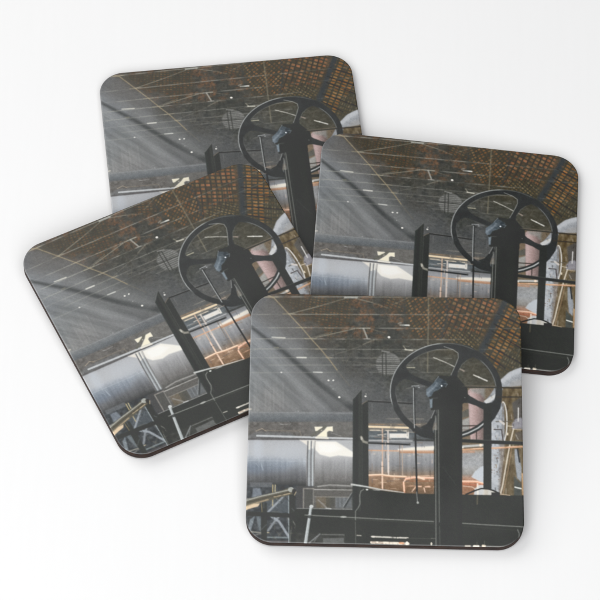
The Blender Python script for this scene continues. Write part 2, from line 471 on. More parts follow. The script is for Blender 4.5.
line([(406, 478.6), (414, 477.6), (437, 478.2)], 1.8, (214, 150, 118), .95, .9)
line([(406, 478.2), (414, 477.2), (437, 477.8)], .7, (255, 224, 200), .9, .7, dash=6)
line([(408, 481), (437, 481)], 1.0, (150, 96, 68), .8)
line([(418, 477), (424, 479)], 1.6, (254, 214, 186), .9)
line([(412, 491.5), (416, 486.6), (436, 487)], 1.1, (236, 190, 160), .7, dash=3)
line([(424, 488), (425, 492)], 1.1, (236, 196, 170), .7)
line([(406, 486), (437, 486)], .8, (220, 160, 128), .6, dash=3)

# --- right of the pillar
rect(460, 386, 524, 497, (112, 98, 80), .9, 2)
poly([(462, 404), (469, 402), (470, 440), (462, 441)], (118, 102, 84), .9, 1)
poly([(462, 412), (470, 408), (470, 416), (462, 418)], (92, 92, 86), .9, 1)
poly([(462, 420), (470, 417), (469, 430), (462, 432)], (142, 144, 142), .8, 1)
# pink drum
poly([(467.6, 391), (470, 388.6), (484, 388.2), (485, 441), (470.5, 441)], hgrad([(467, (146, 126, 123)), (471, (168, 142, 139)), (476, (152, 126, 122)), (484, (112, 98, 94))]), 1, 1)
poly([(470, 388.5), (485, 388), (485, 398), (480, 394), (472, 392)], (126, 128, 122), .7, 3)
line([(461, 426), (476.5, 425.6), (476.5, 440)], 1.1, (72, 66, 62), .9)
line([(461, 430), (475, 429.6)], .9, (110, 98, 90), .7)
line([(462, 433), (470, 431)], 1.2, (196, 196, 192), .6)
# pale elbow pipe at upper right
poly([(483, 403), (490, 395), (497, 384), (502, 378.4), (509, 372.2), (516, 369), (526, 366), (526, 384.5), (514, 386), (505, 387), (499, 394), (493, 402), (488, 408)],
     lambda x, y: np.array([146, 150, 155.]) + ((fbm(x / 3, y / 3, 118, 3) - .45) * 30 - 1.6 * np.clip(y - 372 - (516 - x) * .45, -6, 14))[..., None], 1, 1)
poly([(500, 381), (508, 374), (516, 370), (526, 367), (526, 371), (512, 376), (503, 383)], (172, 175, 180), .6, 2.5)
poly([(508, 388), (512, 382), (526, 377), (526, 388)], (142, 140, 138), .7, 3)
poly([(484, 401), (497, 393), (497, 396), (487, 405)], (196, 196, 192), .8, 1)
# ochre column and things
poly([(503, 388), (525, 386), (525, 497), (500, 497)], lambda x, y: np.array([104, 91, 69.]) + ((fbm(x / 3, y / 6, 111, 3) - .45) * 62)[..., None] * np.array([1, .95, .8]), 1, 1)
poly([(512, 403), (522, 396), (525, 398), (525, 420), (514, 420)], (86, 84, 82), .9, 2)
poly([(512, 424), (515, 419), (521, 417.5), (525, 421), (525, 429), (512, 429)], (128, 126, 134), .95, 1)
line([(518.4, 408), (518.2, 421)], 1.2, (186, 184, 180), .9)
line([(513, 429.2), (524, 430)], .8, (176, 160, 136), .8)
poly([(515, 432), (525, 431), (525, 440), (516, 440)], (92, 86, 78), .9, 1)
# mottled pale pipe
poly([(486, 424), (492, 412), (499, 402), (504, 404), (505, 440), (503.5, 458), (501, 480), (500, 497), (488, 497), (489, 440)],
     lambda x, y: np.array([152, 157, 163.]) + ((fbm(x / 2.2, y / 2.6, 121, 3) - .42) * 66 - 2.4 * np.clip(x - 494, -2, 12))[..., None] * np.array([1, .98, .95]), 1, 1)
poly([(499.5, 440), (506, 440), (502, 497), (498, 497), (500, 470)], (120, 104, 88), .6, 3)
for _k in range(60):
    px_, py_ = 485 + 38 * hashn(_k, 3.3), 389 + 104 * hashn(_k, 9.7)
    if px_ < 492 and py_ > 404:
        continue
    L_ = 1 + 5 * hashn(_k, 5.1)
    line([(px_, py_), (px_ + L_ * (hashn(_k, 6.) - .5), py_ + L_)], .8, ((58, 54, 48), (178, 170, 156), (128, 110, 84))[_k % 3], .55, .8)
for _k in range(26):
    px_, py_ = 491 + 10 * hashn(_k, 3.0), 448 + 44 * hashn(_k, 9.0)
    ell(px_, py_, .7, .5, (112, 92, 80), .6)
# hand wheel seen edge-on
ell(503.0, 422, 4.6, 20.5, (200, 198, 194), .9, .8, w=1.3, a0=-75, a1=100)
ell(502.2, 422, 3.0, 18.0, (112, 104, 96), .7, .8, w=1.0, a0=-80, a1=95)
line([(496, 421.6), (508, 421.4), (514, 421)], 1.0, (96, 90, 80), .8)
line([(502.5, 404), (503, 440)], .8, (120, 110, 100), .7)
line([(500, 421), (504, 424)], 2.0, (206, 196, 186), .7)
line([(494, 429.5), (501.5, 429.5), (503, 441)], 1.0, (72, 66, 66), .9)
line([(508, 426), (513, 426.4)], .8, (196, 182, 160), .8)
ell(507.5, 434, .8, 1.4, (220, 206, 180), .8)
line([(513.5, 429), (510.6, 441), (507, 460), (502.5, 486), (500.5, 494)], 1.3, (200, 190, 172), .85, .8)
line([(512, 447), (508, 470), (503, 494)], 1.0, (150, 122, 92), .7)
poly([(514.5, 449), (518, 449), (521.5, 468), (521, 482), (517, 478), (515, 462)], (134, 142, 152), .9, 1.2)
line([(517.6, 449), (519.5, 462)], 1.3, (40, 44, 44), .9)
poly([(514, 476), (521, 484), (521, 496), (514, 496)], (72, 80, 80), .8, 1.5)
line([(515, 487.2), (521, 488.6)], 1.3, (212, 214, 208), .9)
line([(522.6, 474), (523.2, 494)], 2.0, (188, 148, 108), .8)
# left bay beyond the pillar
rect(461, 450, 485, 497, vgrad([(450, (150, 132, 112)), (454, (138, 138, 138)), (464, (142, 144, 146)), (474, (134, 130, 124)), (478, (160, 122, 100)), (484, (152, 106, 80)), (497, (138, 104, 80))]), 1, 1)
IMG += ((fbm(X / 2.5, Y / 2.5, 131, 3) - .45) * 26 * np.clip((X - 461) / 2, 0, 1) * np.clip((485 - X) / 2, 0, 1) * np.clip((Y - 450) / 2, 0, 1) * np.clip((492 - Y) / 2, 0, 1))[..., None]
poly([(471.5, 477), (475, 471.5), (480, 467.4), (484, 465.5), (484.5, 484), (478, 480.5)], (176, 184, 192), .95, 1.2)
line([(461, 481.6), (476, 481.8), (484, 483.8)], 2.0, (206, 136, 102), .95, .9)
line([(461, 481.0), (476, 481.2), (484, 483.2)], .8, (255, 224, 200), .95, .7)
line([(461, 484), (484, 485.4)], 1.8, (176, 104, 76), .85, 1)
line([(463, 486), (472, 487), (478, 491)], .9, (200, 172, 150), .7)
poly([(474.5, 489), (479, 485), (484.5, 485), (484.5, 496), (474, 496)], (184, 188, 190), .9, 1)
line([(477.6, 484), (477.8, 497)], 1.5, (240, 232, 216), .8)
poly([(484, 489), (496, 491), (500, 496), (482, 497)], (190, 184, 172), .8, 1)
# orange rod to the right
line([(461, 449.8), (480, 448.8), (524, 446.6)], 1.6, (188, 136, 98), .95, .9)
line([(461, 449.2), (480, 448.2), (524, 446.1)], .6, (240, 206, 176), .7, .7, dash=5)
line([(462, 452), (474, 451.8)], 2.0, (176, 124, 94), .7, 1.2)
line([(461, 446.6), (490, 444.6)], 2.2, (176, 178, 176), .85, 1)
ell(480.7, 445.2, 1.4, 1.3, (248, 222, 198), .9)
ell(462.6, 447.4, .9, .9, (250, 240, 226), .8)

# --- lower left machinery
DKG = (60, 62, 59)
rect(243, 485, 298, 551, lambda x, y: np.array([64, 68, 71.]) + ((fbm(x / 3, y / 3, 141, 4) - .45) * 56)[..., None], .95, 1.5)
rect(296, 486, 316, 510, (76, 76, 76), .9, 1)
rect(250, 482.5, 272, 487.2, (104, 108, 112), .7, 1.2)
poly([(253, 488), (260, 488), (262.5, 497), (256, 499), (252, 497)], (112, 122, 134), .8, 1.4)
line([(246, 499), (256, 498)], 1.2, (158, 154, 146), .7)
rect(266, 499, 289, 513, (82, 90, 96), .75, 2)
line([(272.8, 485), (272.6, 506)], 1.2, (168, 150, 104), .85)
line([(275.2, 485), (275, 492)], 1.0, (184, 170, 124), .85)
line([(268, 512), (281, 499), (285, 494)], 2.0, (140, 148, 156), .8, 1)
line([(276, 498), (280, 503)], 1.5, (110, 116, 120), .7)
line([(267, 532), (275, 521), (281, 514)], 2.3, (126, 132, 138), .85, 1)
line([(271, 516), (279, 521.5), (289, 537)], 2.6, (132, 140, 148), .9, 1)
poly([(250, 519), (255, 516), (250, 534), (247, 534)], (126, 138, 146), .7, 1)
poly([(256, 516), (261, 516), (261, 532), (259, 530)], (110, 122, 128), .7, 1)
line([(250, 531.6), (261, 532.8)], 1.5, (146, 142, 130), .7)
line([(254, 535), (261, 534)], 1.4, (120, 116, 110), .6)
line([(264, 532.8), (269, 532.6)], 1.0, (178, 162, 126), .8)
line([(267, 537.2), (290, 537.8)], 1.6, (112, 124, 126), .85)
line([(266, 541), (292, 541.4)], 1.3, (98, 90, 90), .7)
rect(261.2, 503, 267, 552, DKG, .95, .8)
rect(289.2, 494, 295.4, 552, DKG, .95, .8)
line([(288.6, 496), (288.8, 545)], 1.1, (140, 152, 154), .75)
line([(261, 498), (262, 512)], 1.0, (150, 134, 96), .6)
# brass tube
poly([(243, 500.5), (255, 497), (268, 493.6), (282, 490.2), (289, 487.8), (294, 489.6), (294, 494), (288, 495.4), (272, 500), (260, 503), (243, 509)], (92, 88, 76), 1, .9)
for _k in range(40):
    px_, py_ = 246 + 46 * hashn(_k, 13.3), 497 + 44 * hashn(_k, 19.7)
    L_ = 2 + 6 * hashn(_k, 15.1)
    t_ = (0, 1.57, .8, -.8)[_k % 4]
    line([(px_, py_), (px_ + L_ * math.cos(t_), py_ + L_ * math.sin(t_))], .7, ((48, 50, 48), (122, 130, 136), (110, 104, 88))[_k % 3], .5, .8)
line([(243, 501.4), (262, 496), (280, 492), (291, 489.4)], 1.2, (150, 150, 140), .9, .9)
line([(243, 503.6), (268, 497.2), (290, 492)], 1.1, (72, 68, 58), .7)
line([(243, 507), (256, 503), (268, 499.6)], 1.2, (164, 142, 110), .8, 1)
poly([(243, 507.6), (254, 504), (260, 503.4), (258, 506.4), (252, 508), (243, 511)], (206, 178, 142), .95, 1)
line([(274, 497), (290, 493.4)], 1.0, (184, 160, 122), .7, dash=3)
ell(291, 489.6, 3.0, 2.6, (146, 148, 140), .9)
ell(294, 491.6, 2.0, 2.8, (58, 56, 52), .9)
line([(294.5, 495), (296, 492)], .9, (190, 170, 130), .7)
# rail and beam
poly([(243, 511.4), (268, 512.2), (300, 514.2), (312, 515), (312, 518.6), (290, 517.6), (262, 516.4), (243, 515.4)], (58, 60, 56), 1, .8)
rect(293, 518, 300, 545, (58, 60, 57), .8, 2)
line([(292, 520), (296, 526), (301, 530)], 1.3, (116, 116, 110), .7, dash=2)
line([(291, 530), (290, 543)], .8, (120, 122, 118), .6)
line([(297, 523), (295, 528)], 1.0, (140, 138, 130), .7)
# frame and shelves right of the flange
rect(313.5, 486, 354, 510, lambda x, y: np.array([94, 93, 90.]) + ((fbm(x / 4, y / 3, 151, 3) - .45) * 40)[..., None], .95, 1)
rect(316, 496, 330, 508, (112, 98, 76), .55, 2)
rect(326, 497, 335, 508, (80, 80, 74), .7, 1.5)
rect(336, 497, 352, 508, (104, 112, 118), .5, 2)
for vx in (336, 340, 344):
    line([(vx, 498), (vx, 507)], 1.0, (126, 132, 138), .5)
line([(318, 500), (326, 507)], 1.6, (134, 132, 128), .6)
line([(318, 486.4), (330, 485), (353, 486)], 1.6, (142, 140, 136), .8)
line([(314, 489.4), (353, 490.2)], 1.1, (156, 154, 148), .75)
line([(314, 488), (353, 488.4)], 1.0, (72, 70, 66), .6)
rect(313, 490.5, 353, 496.4, (94, 92, 88), .85, 1)
line([(315, 496.8), (350, 497.2)], .9, (138, 134, 126), .7)
line([(303.5, 509), (303.5, 488.6), (314, 488.6)], 1.4, (132, 128, 120), .8)
line([(313.3, 489), (313.3, 507)], 1.2, (126, 124, 118), .8)
rect(304.5, 490, 312.6, 508, (84, 84, 80), .8, 1)
line([(352.5, 494), (344.5, 507)], 1.8, (66, 70, 70), .9)
line([(351.5, 493), (343.4, 506.5)], .7, (140, 144, 144), .7)
# dark machine bed
poly([(294, 511), (297, 508.4), (316, 508.4), (352, 509.4), (357, 509.6), (362, 505), (362.2, 487.6), (372, 489), (388, 491.4), (404, 493.2), (420, 493.8),
      (462, 494.6), (526, 495.6), (528, 552), (292, 552), (296, 520)], DKG, 1, .9)
rect(296, 533, 345, 552, lambda x, y: np.array([68, 69, 66.]) + ((fbm(x / 4, y / 3, 161, 3) - .45) * 34)[..., None], .8, 1.5)
line([(322, 534.4), (344, 534.8)], 1.2, (112, 114, 110), .7)
rect(323, 538, 344, 543, (104, 106, 104), .8, 1)
line([(309, 543), (320, 534)], 1.4, (130, 134, 134), .7)
line([(314, 542), (318, 536)], 1.0, (120, 122, 120), .6)
line([(297, 508.4), (312, 508.6), (340, 509.2), (353, 509.4)], .8, (146, 148, 146), .7)
line([(326, 508.2), (331, 508.8)], 1.2, (176, 178, 176), .7)
line([(305, 515), (343, 517), (380, 519), (440, 521.8), (480, 524.4), (526, 527)], .9, (140, 142, 136), .8, .8)
ell(343.5, 516.9, 3.2, 1.0, (158, 160, 154), .75)
line([(346, 519), (434, 523.4)], .6, (84, 86, 82), .5)
line([(441, 524), (524, 531)], .5, (80, 82, 78), .5)
# slanting pale rod
line([(311, 506.5), (308.6, 522), (305.4, 544)], 2.6, (152, 160, 160), .92, .9, w2=3.2)
line([(310.2, 508), (307.6, 524), (304.4, 544)], .8, (186, 192, 192), .7)
ell(311.4, 506.4, 1.9, 1.6, (184, 188, 186), .9)
line([(309, 516.7), (312, 517)], 3.0, (60, 62, 60), .8)
# posts
P1 = [(352.9, 399), (355, 397.6), (359.6, 391.4), (361.6, 390), (362.2, 512), (352.4, 510)]
poly(P1, hgrad([(352, (62, 66, 64)), (357, (56, 59, 57)), (360, (68, 70, 67)), (362, (54, 56, 54))]), 1, .8)
poly([(362, 405), (365, 402), (368.2, 400.6), (368.6, 488.6), (362, 488)], (60, 62, 60), 1, .8)
line([(352.9, 399), (360.6, 390.2)], .8, (96, 98, 96), .7)
line([(361.9, 404), (362.1, 486)], .7, (74, 76, 73), .9)
line([(362, 404), (367, 401)], .9, (124, 112, 98), .6)
line([(361.2, 437), (363.5, 441.6), (368.4, 443)], 2.4, (140, 136, 124), .85, 1)
ell(361.6, 438.5, 1.0, 1.8, (164, 162, 150), .8)
line([(351.6, 484.4), (366, 486.6), (380, 489.4), (404, 492.6)], 1.9, (172, 174, 170), .92, .9, w2=.8)
line([(363, 488.6), (380, 490.6)], .9, (66, 68, 64), .8)
ell(367, 489.6, 1.2, .8, (204, 206, 200), .9)
line([(372, 489.8), (380, 490.2)], 1.0, (150, 152, 148), .8, dash=3)
line([(363.6, 489.4), (361, 491), (359.8, 495), (360, 504), (358, 508), (355.6, 511), (355.4, 520)], .9, (136, 138, 132), .75, .8)
line([(355.4, 522), (355.7, 545)], .8, (112, 114, 110), .6)
line([(357, 535.4), (361, 535.6)], 1.2, (164, 160, 150), .8)
# rods
line([(368.4, 401.2), (392, 402.4), (412, 403.6)], 1.2, (52, 52, 50), .95)
line([(372, 400.4), (410, 402.4)], .5, (120, 120, 116), .6)
line([(368.6, 442.9), (390, 443.8), (409.6, 444.6)], 1.7, (56, 58, 58), .95)
ell(409.4, 444.2, 1.0, 1.0, (80, 80, 78), .9)
# wheel
WC = (60, 62, 62)
rimc = lambda x, y: np.array([61, 63, 63.]) + ((vnoise(x / 5, y / 5, 171) - .5) * 6)[..., None]
ell(446.1, 391.4, 56.0, 48.3, rimc, 1, .8, w=5.6)
ell(446.1, 391.4, 56.0, 48.3, rimc, 1, .8, w=6.6, a0=-40, a1=75)
S1 = [(449.5, 377), (453, 371), (456.4, 364), (458.6, 357), (458, 352), (453, 348.6), (444, 346), (456, 343), (470, 346), (487, 357), (480, 359.4), (473, 357.4), (467, 359.6), (462, 364), (458, 371), (457, 378)]
S2 = [(400, 363), (405.2, 359.4), (405.6, 366), (408, 371.6), (414, 375.6), (421, 378.6), (432, 382.4), (432, 388), (421, 384.2), (411, 380.4), (404.4, 379.2), (399.6, 381.4), (396.6, 386), (395.2, 394), (391, 394), (392.6, 376)]
S3 = [(435, 408.6), (431.4, 417.6), (426.6, 424), (420, 427.4), (410, 427), (413, 432), (421, 436.6), (429, 438.6), (435, 439.6), (433.4, 434), (432.4, 429), (434, 422), (437, 415)]
S4 = [(464, 391), (470, 396), (478, 400.6), (486, 403.4), (492, 402.4), (496, 398), (502, 398), (500.4, 408), (495, 418), (487, 427), (484, 427), (487, 421), (486.6, 415), (483.6, 409.6), (476, 405.6), (468, 403), (462, 403)]
for s_ in (S1, S2, S3, S4):
    poly(s_, rimc, 1, .8)
ell(446.1, 391.4, 56.2, 48.5, (160, 164, 162), .85, .7, w=.9, a0=95, a1=196)
ell(446.1, 391.4, 56.2, 48.5, (122, 124, 118), .55, .7, w=.8, a0=60, a1=100)
ell(446.1, 391.4, 50.6, 43.0, (128, 130, 126), .7, .7, w=.9, a0=4, a1=46)
ell(446.1, 391.4, 50.4, 42.8, (120, 122, 118), .4, .7, w=.8, a0=95, a1=140)
line([(487, 421), (478, 428), (468, 433), (462, 435)], 1.4, (176, 180, 178), .85, .9)
line([(444, 346.6), (453, 349.6), (458, 353), (458.4, 357.6), (456, 364), (451, 375)], .7, (142, 144, 140), .8)
line([(458, 372), (462, 364.6), (467, 360.2)], .6, (110, 112, 108), .6)
line([(458, 378), (459.5, 384), (463, 387)], .6, (100, 102, 98), .6)
line([(396, 386), (395.4, 393), (398, 404)], .6, (104, 106, 104), .6)
line([(431.2, 418), (435, 409.4)], .8, (140, 142, 140), .8)
line([(483.8, 409), (487.2, 415), (487.4, 420)], .8, (140, 142, 138), .8)
ell(419, 387, .9, .8, (190, 196, 200), .9)
# thin rod with a hook
line([(411.6, 386.8), (424, 386.2)], 1.7, (96, 98, 98), .95)
line([(411.8, 386.0), (419, 385.6)], .6, (170, 174, 174), .8)
line([(413.9, 387.5), (414.4, 414), (415.0, 430)], 2.2, (60, 62, 62), .95)
line([(413.4, 388), (413.8, 414), (414.4, 428)], .8, (170, 174, 172), .85)
for _k in range(70):
    px_, py_ = 369 + 67 * hashn(_k, 43.3), 424 + 68 * hashn(_k, 49.7)
    L_ = 1 + 6 * hashn(_k, 45.1)
    t_ = (0, 1.57, 0.03)[_k % 3]
    line([(px_, py_), (px_ + L_ * math.cos(t_), py_ + L_ * math.sin(t_))], .7, ((74, 68, 62), (206, 176, 150), (128, 104, 86), (90, 92, 96))[_k % 4], .5, .7)
line([(415.3, 433), (416.4, 470), (417.2, 501)], 1.7, (50, 52, 52), .95)
line([(416.6, 492), (417.4, 502)], 1.0, (130, 132, 128), .8)
ell(417.8, 502.6, 1.3, 1.2, (150, 152, 146), .9)
# hub
HUB = [(435.6, 379), (439, 375.8), (457, 376.4), (462.6, 383), (467.4, 388), (468, 399), (464.6, 402.4), (462.4, 404), (462.4, 410), (431, 410), (430.4, 399), (427.2, 396), (426, 391)]
poly(HUB, (58, 60, 58), 1, .8)
poly([(426.2, 394.6), (426.4, 389.4), (432, 384.4), (436, 379.8), (439, 377.6), (442, 379), (446.6, 381.4), (446.4, 385), (443, 387), (438, 390), (433.4, 392), (431.6, 396), (428, 397.2)],
     lambda x, y: hgrad([(426, (108, 122, 134)), (434, (84, 97, 107)), (446, (66, 73, 78))])(x, y) + ((fbm(x / 2, y / 2, 181, 3) - .45) * 50)[..., None], .95, 1)
line([(428, 393), (433, 388.6), (437, 383)], 1.8, (132, 146, 157), .5, 1.6)
line([(435, 381), (438.6, 376.6)], .8, (120, 130, 136), .8)
line([(444, 383.6), (447.6, 384), (445.4, 387)], .7, (110, 122, 130), .7)
ell(441.6, 385.8, .8, .8, (228, 232, 236), 1)
poly([(429.6, 399.4), (432.6, 398.6), (432.2, 408), (430.2, 408)], (112, 128, 140), .9, .9)
line([(432, 398.2), (438, 398)], .6, (96, 98, 96), .7)
ell(464.8, 397.6, .5, .5, (140, 142, 140), .7)
# rods behind on the right
line([(462, 387.0), (496, 387.4)], 1.5, (62, 62, 58), .95)
line([(463, 386.0), (495, 386.4)], .5, (124, 118, 110), .6)
line([(501, 387.6), (524, 388.0)], 1.5, (66, 62, 54), .95)
line([(497, 397), (524, 397)], 1.3, (66, 62, 54), .95)
poly([(483.6, 404), (491.4, 404), (491.4, 489), (483.4, 489)], (60, 62, 60), 1, .8)
line([(461, 440.6), (490, 442), (526, 443.4)], 3.4, (54, 58, 55), 1, .9)
line([(462, 439.2), (524, 441.6)], .6, (104, 106, 102), .5)
line([(466, 494.4), (474, 491), (481, 488.6), (488, 488.8), (494, 490.8), (500, 494)], 1.4, (44, 46, 44), .95)
rect(491.4, 492.4, 499.6, 496.4, (46, 46, 44), .95, .9)
line([(500, 494), (510, 495.4)], .8, (196, 170, 140), .7)
# pillar
rect(437.4, 407, 462.2, 552, hgrad([(437, (62, 64, 62)), (445, (58, 60, 58)), (456, (60, 62, 59)), (462, (56, 58, 56))]), 1, .8)
rect(434, 430, 438, 552, (60, 62, 60), .9, .8)
line([(435.4, 416), (435.6, 460), (436.0, 548)], .8, (134, 136, 130), .8, .7)
line([(438.4, 410), (438.8, 460), (439.4, 522)], .8, (124, 126, 120), .75, .7)
line([(439.6, 526), (440, 546)], .6, (110, 112, 106), .6)
line([(443, 467), (456, 485)], .5, (84, 86, 84), .6)
line([(482, 500), (498, 524)], .4, (76, 78, 74), .5)
line([(477.4, 496), (477.2, 504)], 1.2, (126, 116, 96), .6, 1)
# slots of light at the foot
line([(371.4, 536.6), (408.6, 538)], 1.5, (206, 200, 188), .85, .9, dash=2.6)
line([(372, 536.6), (374, 536.8)], 1.6, (214, 208, 196), .9)
line([(397.6, 537.8), (408, 538)], 1.5, (226, 216, 200), .85, dash=4)
line([(371.4, 542.4), (408.4, 543.6)], 2.2, (226, 200, 176), .7, .9)
line([(371.4, 542.4), (408.4, 543.6)], 2.0, (255, 244, 224), .95, .9, dash=1.7)
ell(407, 543.2, 1.4, 1.7, (255, 250, 236), .95)
line([(400, 543), (403, 543.2)], 2.0, (206, 120, 70), .7)
line([(409, 538.2), (436, 538.8)], .5, (104, 104, 98), .6)
ell(431.4, 543.8, .9, 1.5, (236, 226, 206), .85)
line([(431, 538.4), (436, 538.4)], .6, (120, 120, 114), .6)
line([(465.6, 546.0), (470, 546.0)], 1.7, (190, 180, 164), .85, .9)
line([(474, 546.2), (478.4, 546.2)], 2.0, (255, 246, 228), .95, .9)
line([(482.8, 545.8), (484.8, 546)], 2.0, (250, 232, 204), .95, .9)
line([(477, 542), (477, 546)], .6, (120, 118, 110), .6)
line([(484.4, 541), (484.6, 546)], .6, (120, 118, 110), .6)
line([(486, 546.2), (505, 547.0)], 1.4, (128, 126, 120), .7, .9)
line([(517.6, 529.6), (519.4, 534), (518.8, 538.6)], 1.0, (140, 142, 138), .65, .9)
# the print's own softness
ker = np.exp(-.5 * (np.arange(-4, 5) / 0.72) ** 2)
ker /= ker.sum()
pad = np.pad(IMG, ((4, 4), (4, 4), (0, 0)), 'edge')
IMG = sum(ker[i] * pad[i:i + N + 1, 4:-4] for i in range(9))
pad = np.pad(IMG, ((0, 0), (4, 4), (0, 0)), 'edge')
IMG = sum(ker[i] * pad[:, i:i + N + 1] for i in range(9))
# photographic texture in everything but the black iron
mid = np.clip((IMG.mean(-1) - 66) / 30, 0, 1) * np.clip((240 - IMG.mean(-1)) / 40, .2, 1)
tex = (vnoise(X * 1.15, Y * 1.35, 231) - .5) * 8 + (fbm(X / 2.4, Y / 2.0, 233, 3) - .45) * 13
hz = (1 - .75 * left) * np.where((Y > 440) & (Y < 476) & (X < 437), .35, 1)
IMG += (tex * mid * hz)[..., None]
# print grain and soft ink mottling
IMG += (rng.normal(0, 1, X.shape) * 1.3)[..., None]
IMG += ((vnoise(X / 1.1, Y / 1.1, 201) - .5) * 5)[..., None] + (rng.normal(0, 1, (N + 1, N + 1, 3)) * .9)
IMG[:] = np.clip(IMG, 0, 255)

VEIL, GAIN = 0.063, 1.05
LUM = (IMG @ np.array([.3, .55, .15]))[..., None]
LUM2 = np.interp(LUM, [0, 60, 72, 112, 152, 190, 230, 255], [0, 72, 83, 131, 192, 220, 245, 255])
IMG = np.clip(LUM2 + (IMG - LUM) * np.where(IMG[..., :1] > IMG[..., 2:], .92, .75), 0, 255)
LIN = np.clip((s2l(IMG) - VEIL) / GAIN, 0.0008, 0.9)

# ------------------------------------------------------------------ materials


def new_mat(name):
    mt = bpy.data.materials.new(name)
    mt.use_nodes = True
    nt = mt.node_tree
    b = nt.nodes['Principled BSDF']
    return mt, nt, b


def node(nt, kind, **kw):
    n_ = nt.nodes.new(kind)
    for k_, v_ in kw.items():
        setattr(n_, k_, v_)
    return n_


def print_material():
    mt, nt, b = new_mat('printed_coating')
    at = node(nt, 'ShaderNodeAttribute', attribute_name='ink')
    nt.links.new(at.outputs['Color'], b.inputs['Base Color'])
    b.inputs['Roughness'].default_value = 0.5
    b.inputs['IOR'].default_value = 1.92
    tc = node(nt, 'ShaderNodeTexCoord')
    nz = node(nt, 'ShaderNodeTexNoise')
    nz.inputs['Scale'].default_value = 2600
    nz.inputs['Detail'].default_value = 3
    bp = node(nt, 'ShaderNodeBump')
    bp.inputs['Strength'].default_value = 0.10
    bp.inputs['Distance'].default_value = 0.0002
    nt.links.new(tc.outputs['Object'], nz.inputs['Vector'])
    nt.links.new(nz.outputs['Fac'], bp.inputs['Height'])
    nt.links.new(bp.outputs['Normal'], b.inputs['Normal'])
    n3 = node(nt, 'ShaderNodeTexNoise')
    n3.inputs['Scale'].default_value = 38
    n3.inputs['Detail'].default_value = 5
    oi = node(nt, 'ShaderNodeObjectInfo')
    ad = node(nt, 'ShaderNodeVectorMath', operation='ADD')
    mr = node(nt, 'ShaderNodeMapRange')
    mr.inputs['From Min'].default_value = .3
    mr.inputs['From Max'].default_value = .7
    mr.inputs['To Min'].default_value = .45
    mr.inputs['To Max'].default_value = .56
    nt.links.new(tc.outputs['Object'], ad.inputs[0])
    nt.links.new(oi.outputs['Random'], ad.inputs[1])
    nt.links.new(ad.outputs[0], n3.inputs['Vector'])
    nt.links.new(n3.outputs['Fac'], mr.inputs['Value'])
    nt.links.new(mr.outputs[0], b.inputs['Roughness'])
    return mt


def board_material():
    mt, nt, b = new_mat('dark_hardboard')
    tc = node(nt, 'ShaderNodeTexCoord')
    mp = node(nt, 'ShaderNodeMapping')
    mp.inputs['Scale'].default_value = (260, 260, 1500)
    nz = node(nt, 'ShaderNodeTexNoise')
    nz.inputs['Scale'].default_value = 1
    nz.inputs['Detail'].default_value = 5
    cr = node(nt, 'ShaderNodeValToRGB')
    cr.color_ramp.elements[0].position = .32
    cr.color_ramp.elements[0].color = (0.012, 0.006, 0.005, 1)
    cr.color_ramp.elements[1].position = .72
    cr.color_ramp.elements[1].color = (0.055, 0.026, 0.016, 1)
    nt.links.new(tc.outputs['Object'], mp.inputs['Vector'])
    nt.links.new(mp.outputs['Vector'], nz.inputs['Vector'])
    nt.links.new(nz.outputs['Fac'], cr.inputs['Fac'])
    nt.links.new(cr.outputs['Color'], b.inputs['Base Color'])
    bp = node(nt, 'ShaderNodeBump')
    bp.inputs['Strength'].default_value = 0.5
    bp.inputs['Distance'].default_value = 0.0002
    nt.links.new(nz.outputs['Fac'], bp.inputs['Height'])
    nt.links.new(bp.outputs['Normal'], b.inputs['Normal'])
    b.inputs['Roughness'].default_value = 0.75
    b.inputs['Specular IOR Level'].default_value = 0.3
    return mt


def table_material():
    mt, nt, b = new_mat('white_tabletop')
    tc = node(nt, 'ShaderNodeTexCoord')
    mp = node(nt, 'ShaderNodeMapping')
    mp.inputs['Scale'].default_value = (420, 26, 1)
    nz = node(nt, 'ShaderNodeTexNoise')
    nz.inputs['Scale'].default_value = 1
    nz.inputs['Detail'].default_value = 4
    n2 = node(nt, 'ShaderNodeTexNoise')
    n2.inputs['Scale'].default_value = 14
    n2.inputs['Detail'].default_value = 3
    mx = node(nt, 'ShaderNodeMix', data_type='RGBA')
    mx.inputs[6].default_value = (0.865, 0.862, 0.86, 1)
    mx.inputs[7].default_value = (0.895, 0.893, 0.892, 1)
    ad = node(nt, 'ShaderNodeMath', operation='ADD')
    ml = node(nt, 'ShaderNodeMath', operation='MULTIPLY')
    ml.inputs[1].default_value = .5
    nt.links.new(tc.outputs['Object'], mp.inputs['Vector'])
    nt.links.new(mp.outputs['Vector'], nz.inputs['Vector'])
    nt.links.new(tc.outputs['Object'], n2.inputs['Vector'])
    nt.links.new(nz.outputs['Fac'], ad.inputs[0])
    nt.links.new(n2.outputs['Fac'], ad.inputs[1])
    nt.links.new(ad.outputs[0], ml.inputs[0])
    nt.links.new(ml.outputs[0], mx.inputs[0])
    nt.links.new(mx.outputs[2], b.inputs['Base Color'])
    bp = node(nt, 'ShaderNodeBump')
    bp.inputs['Strength'].default_value = 0.12
    bp.inputs['Distance'].default_value = 0.0003
    nt.links.new(nz.outputs['Fac'], bp.inputs['Height'])
    nt.links.new(bp.outputs['Normal'], b.inputs['Normal'])
    b.inputs['Roughness'].default_value = 0.7
    b.inputs['Specular IOR Level'].default_value = 0.2
    return mt


M_PRINT, M_BOARD, M_TABLE = print_material(), board_material(), table_material()

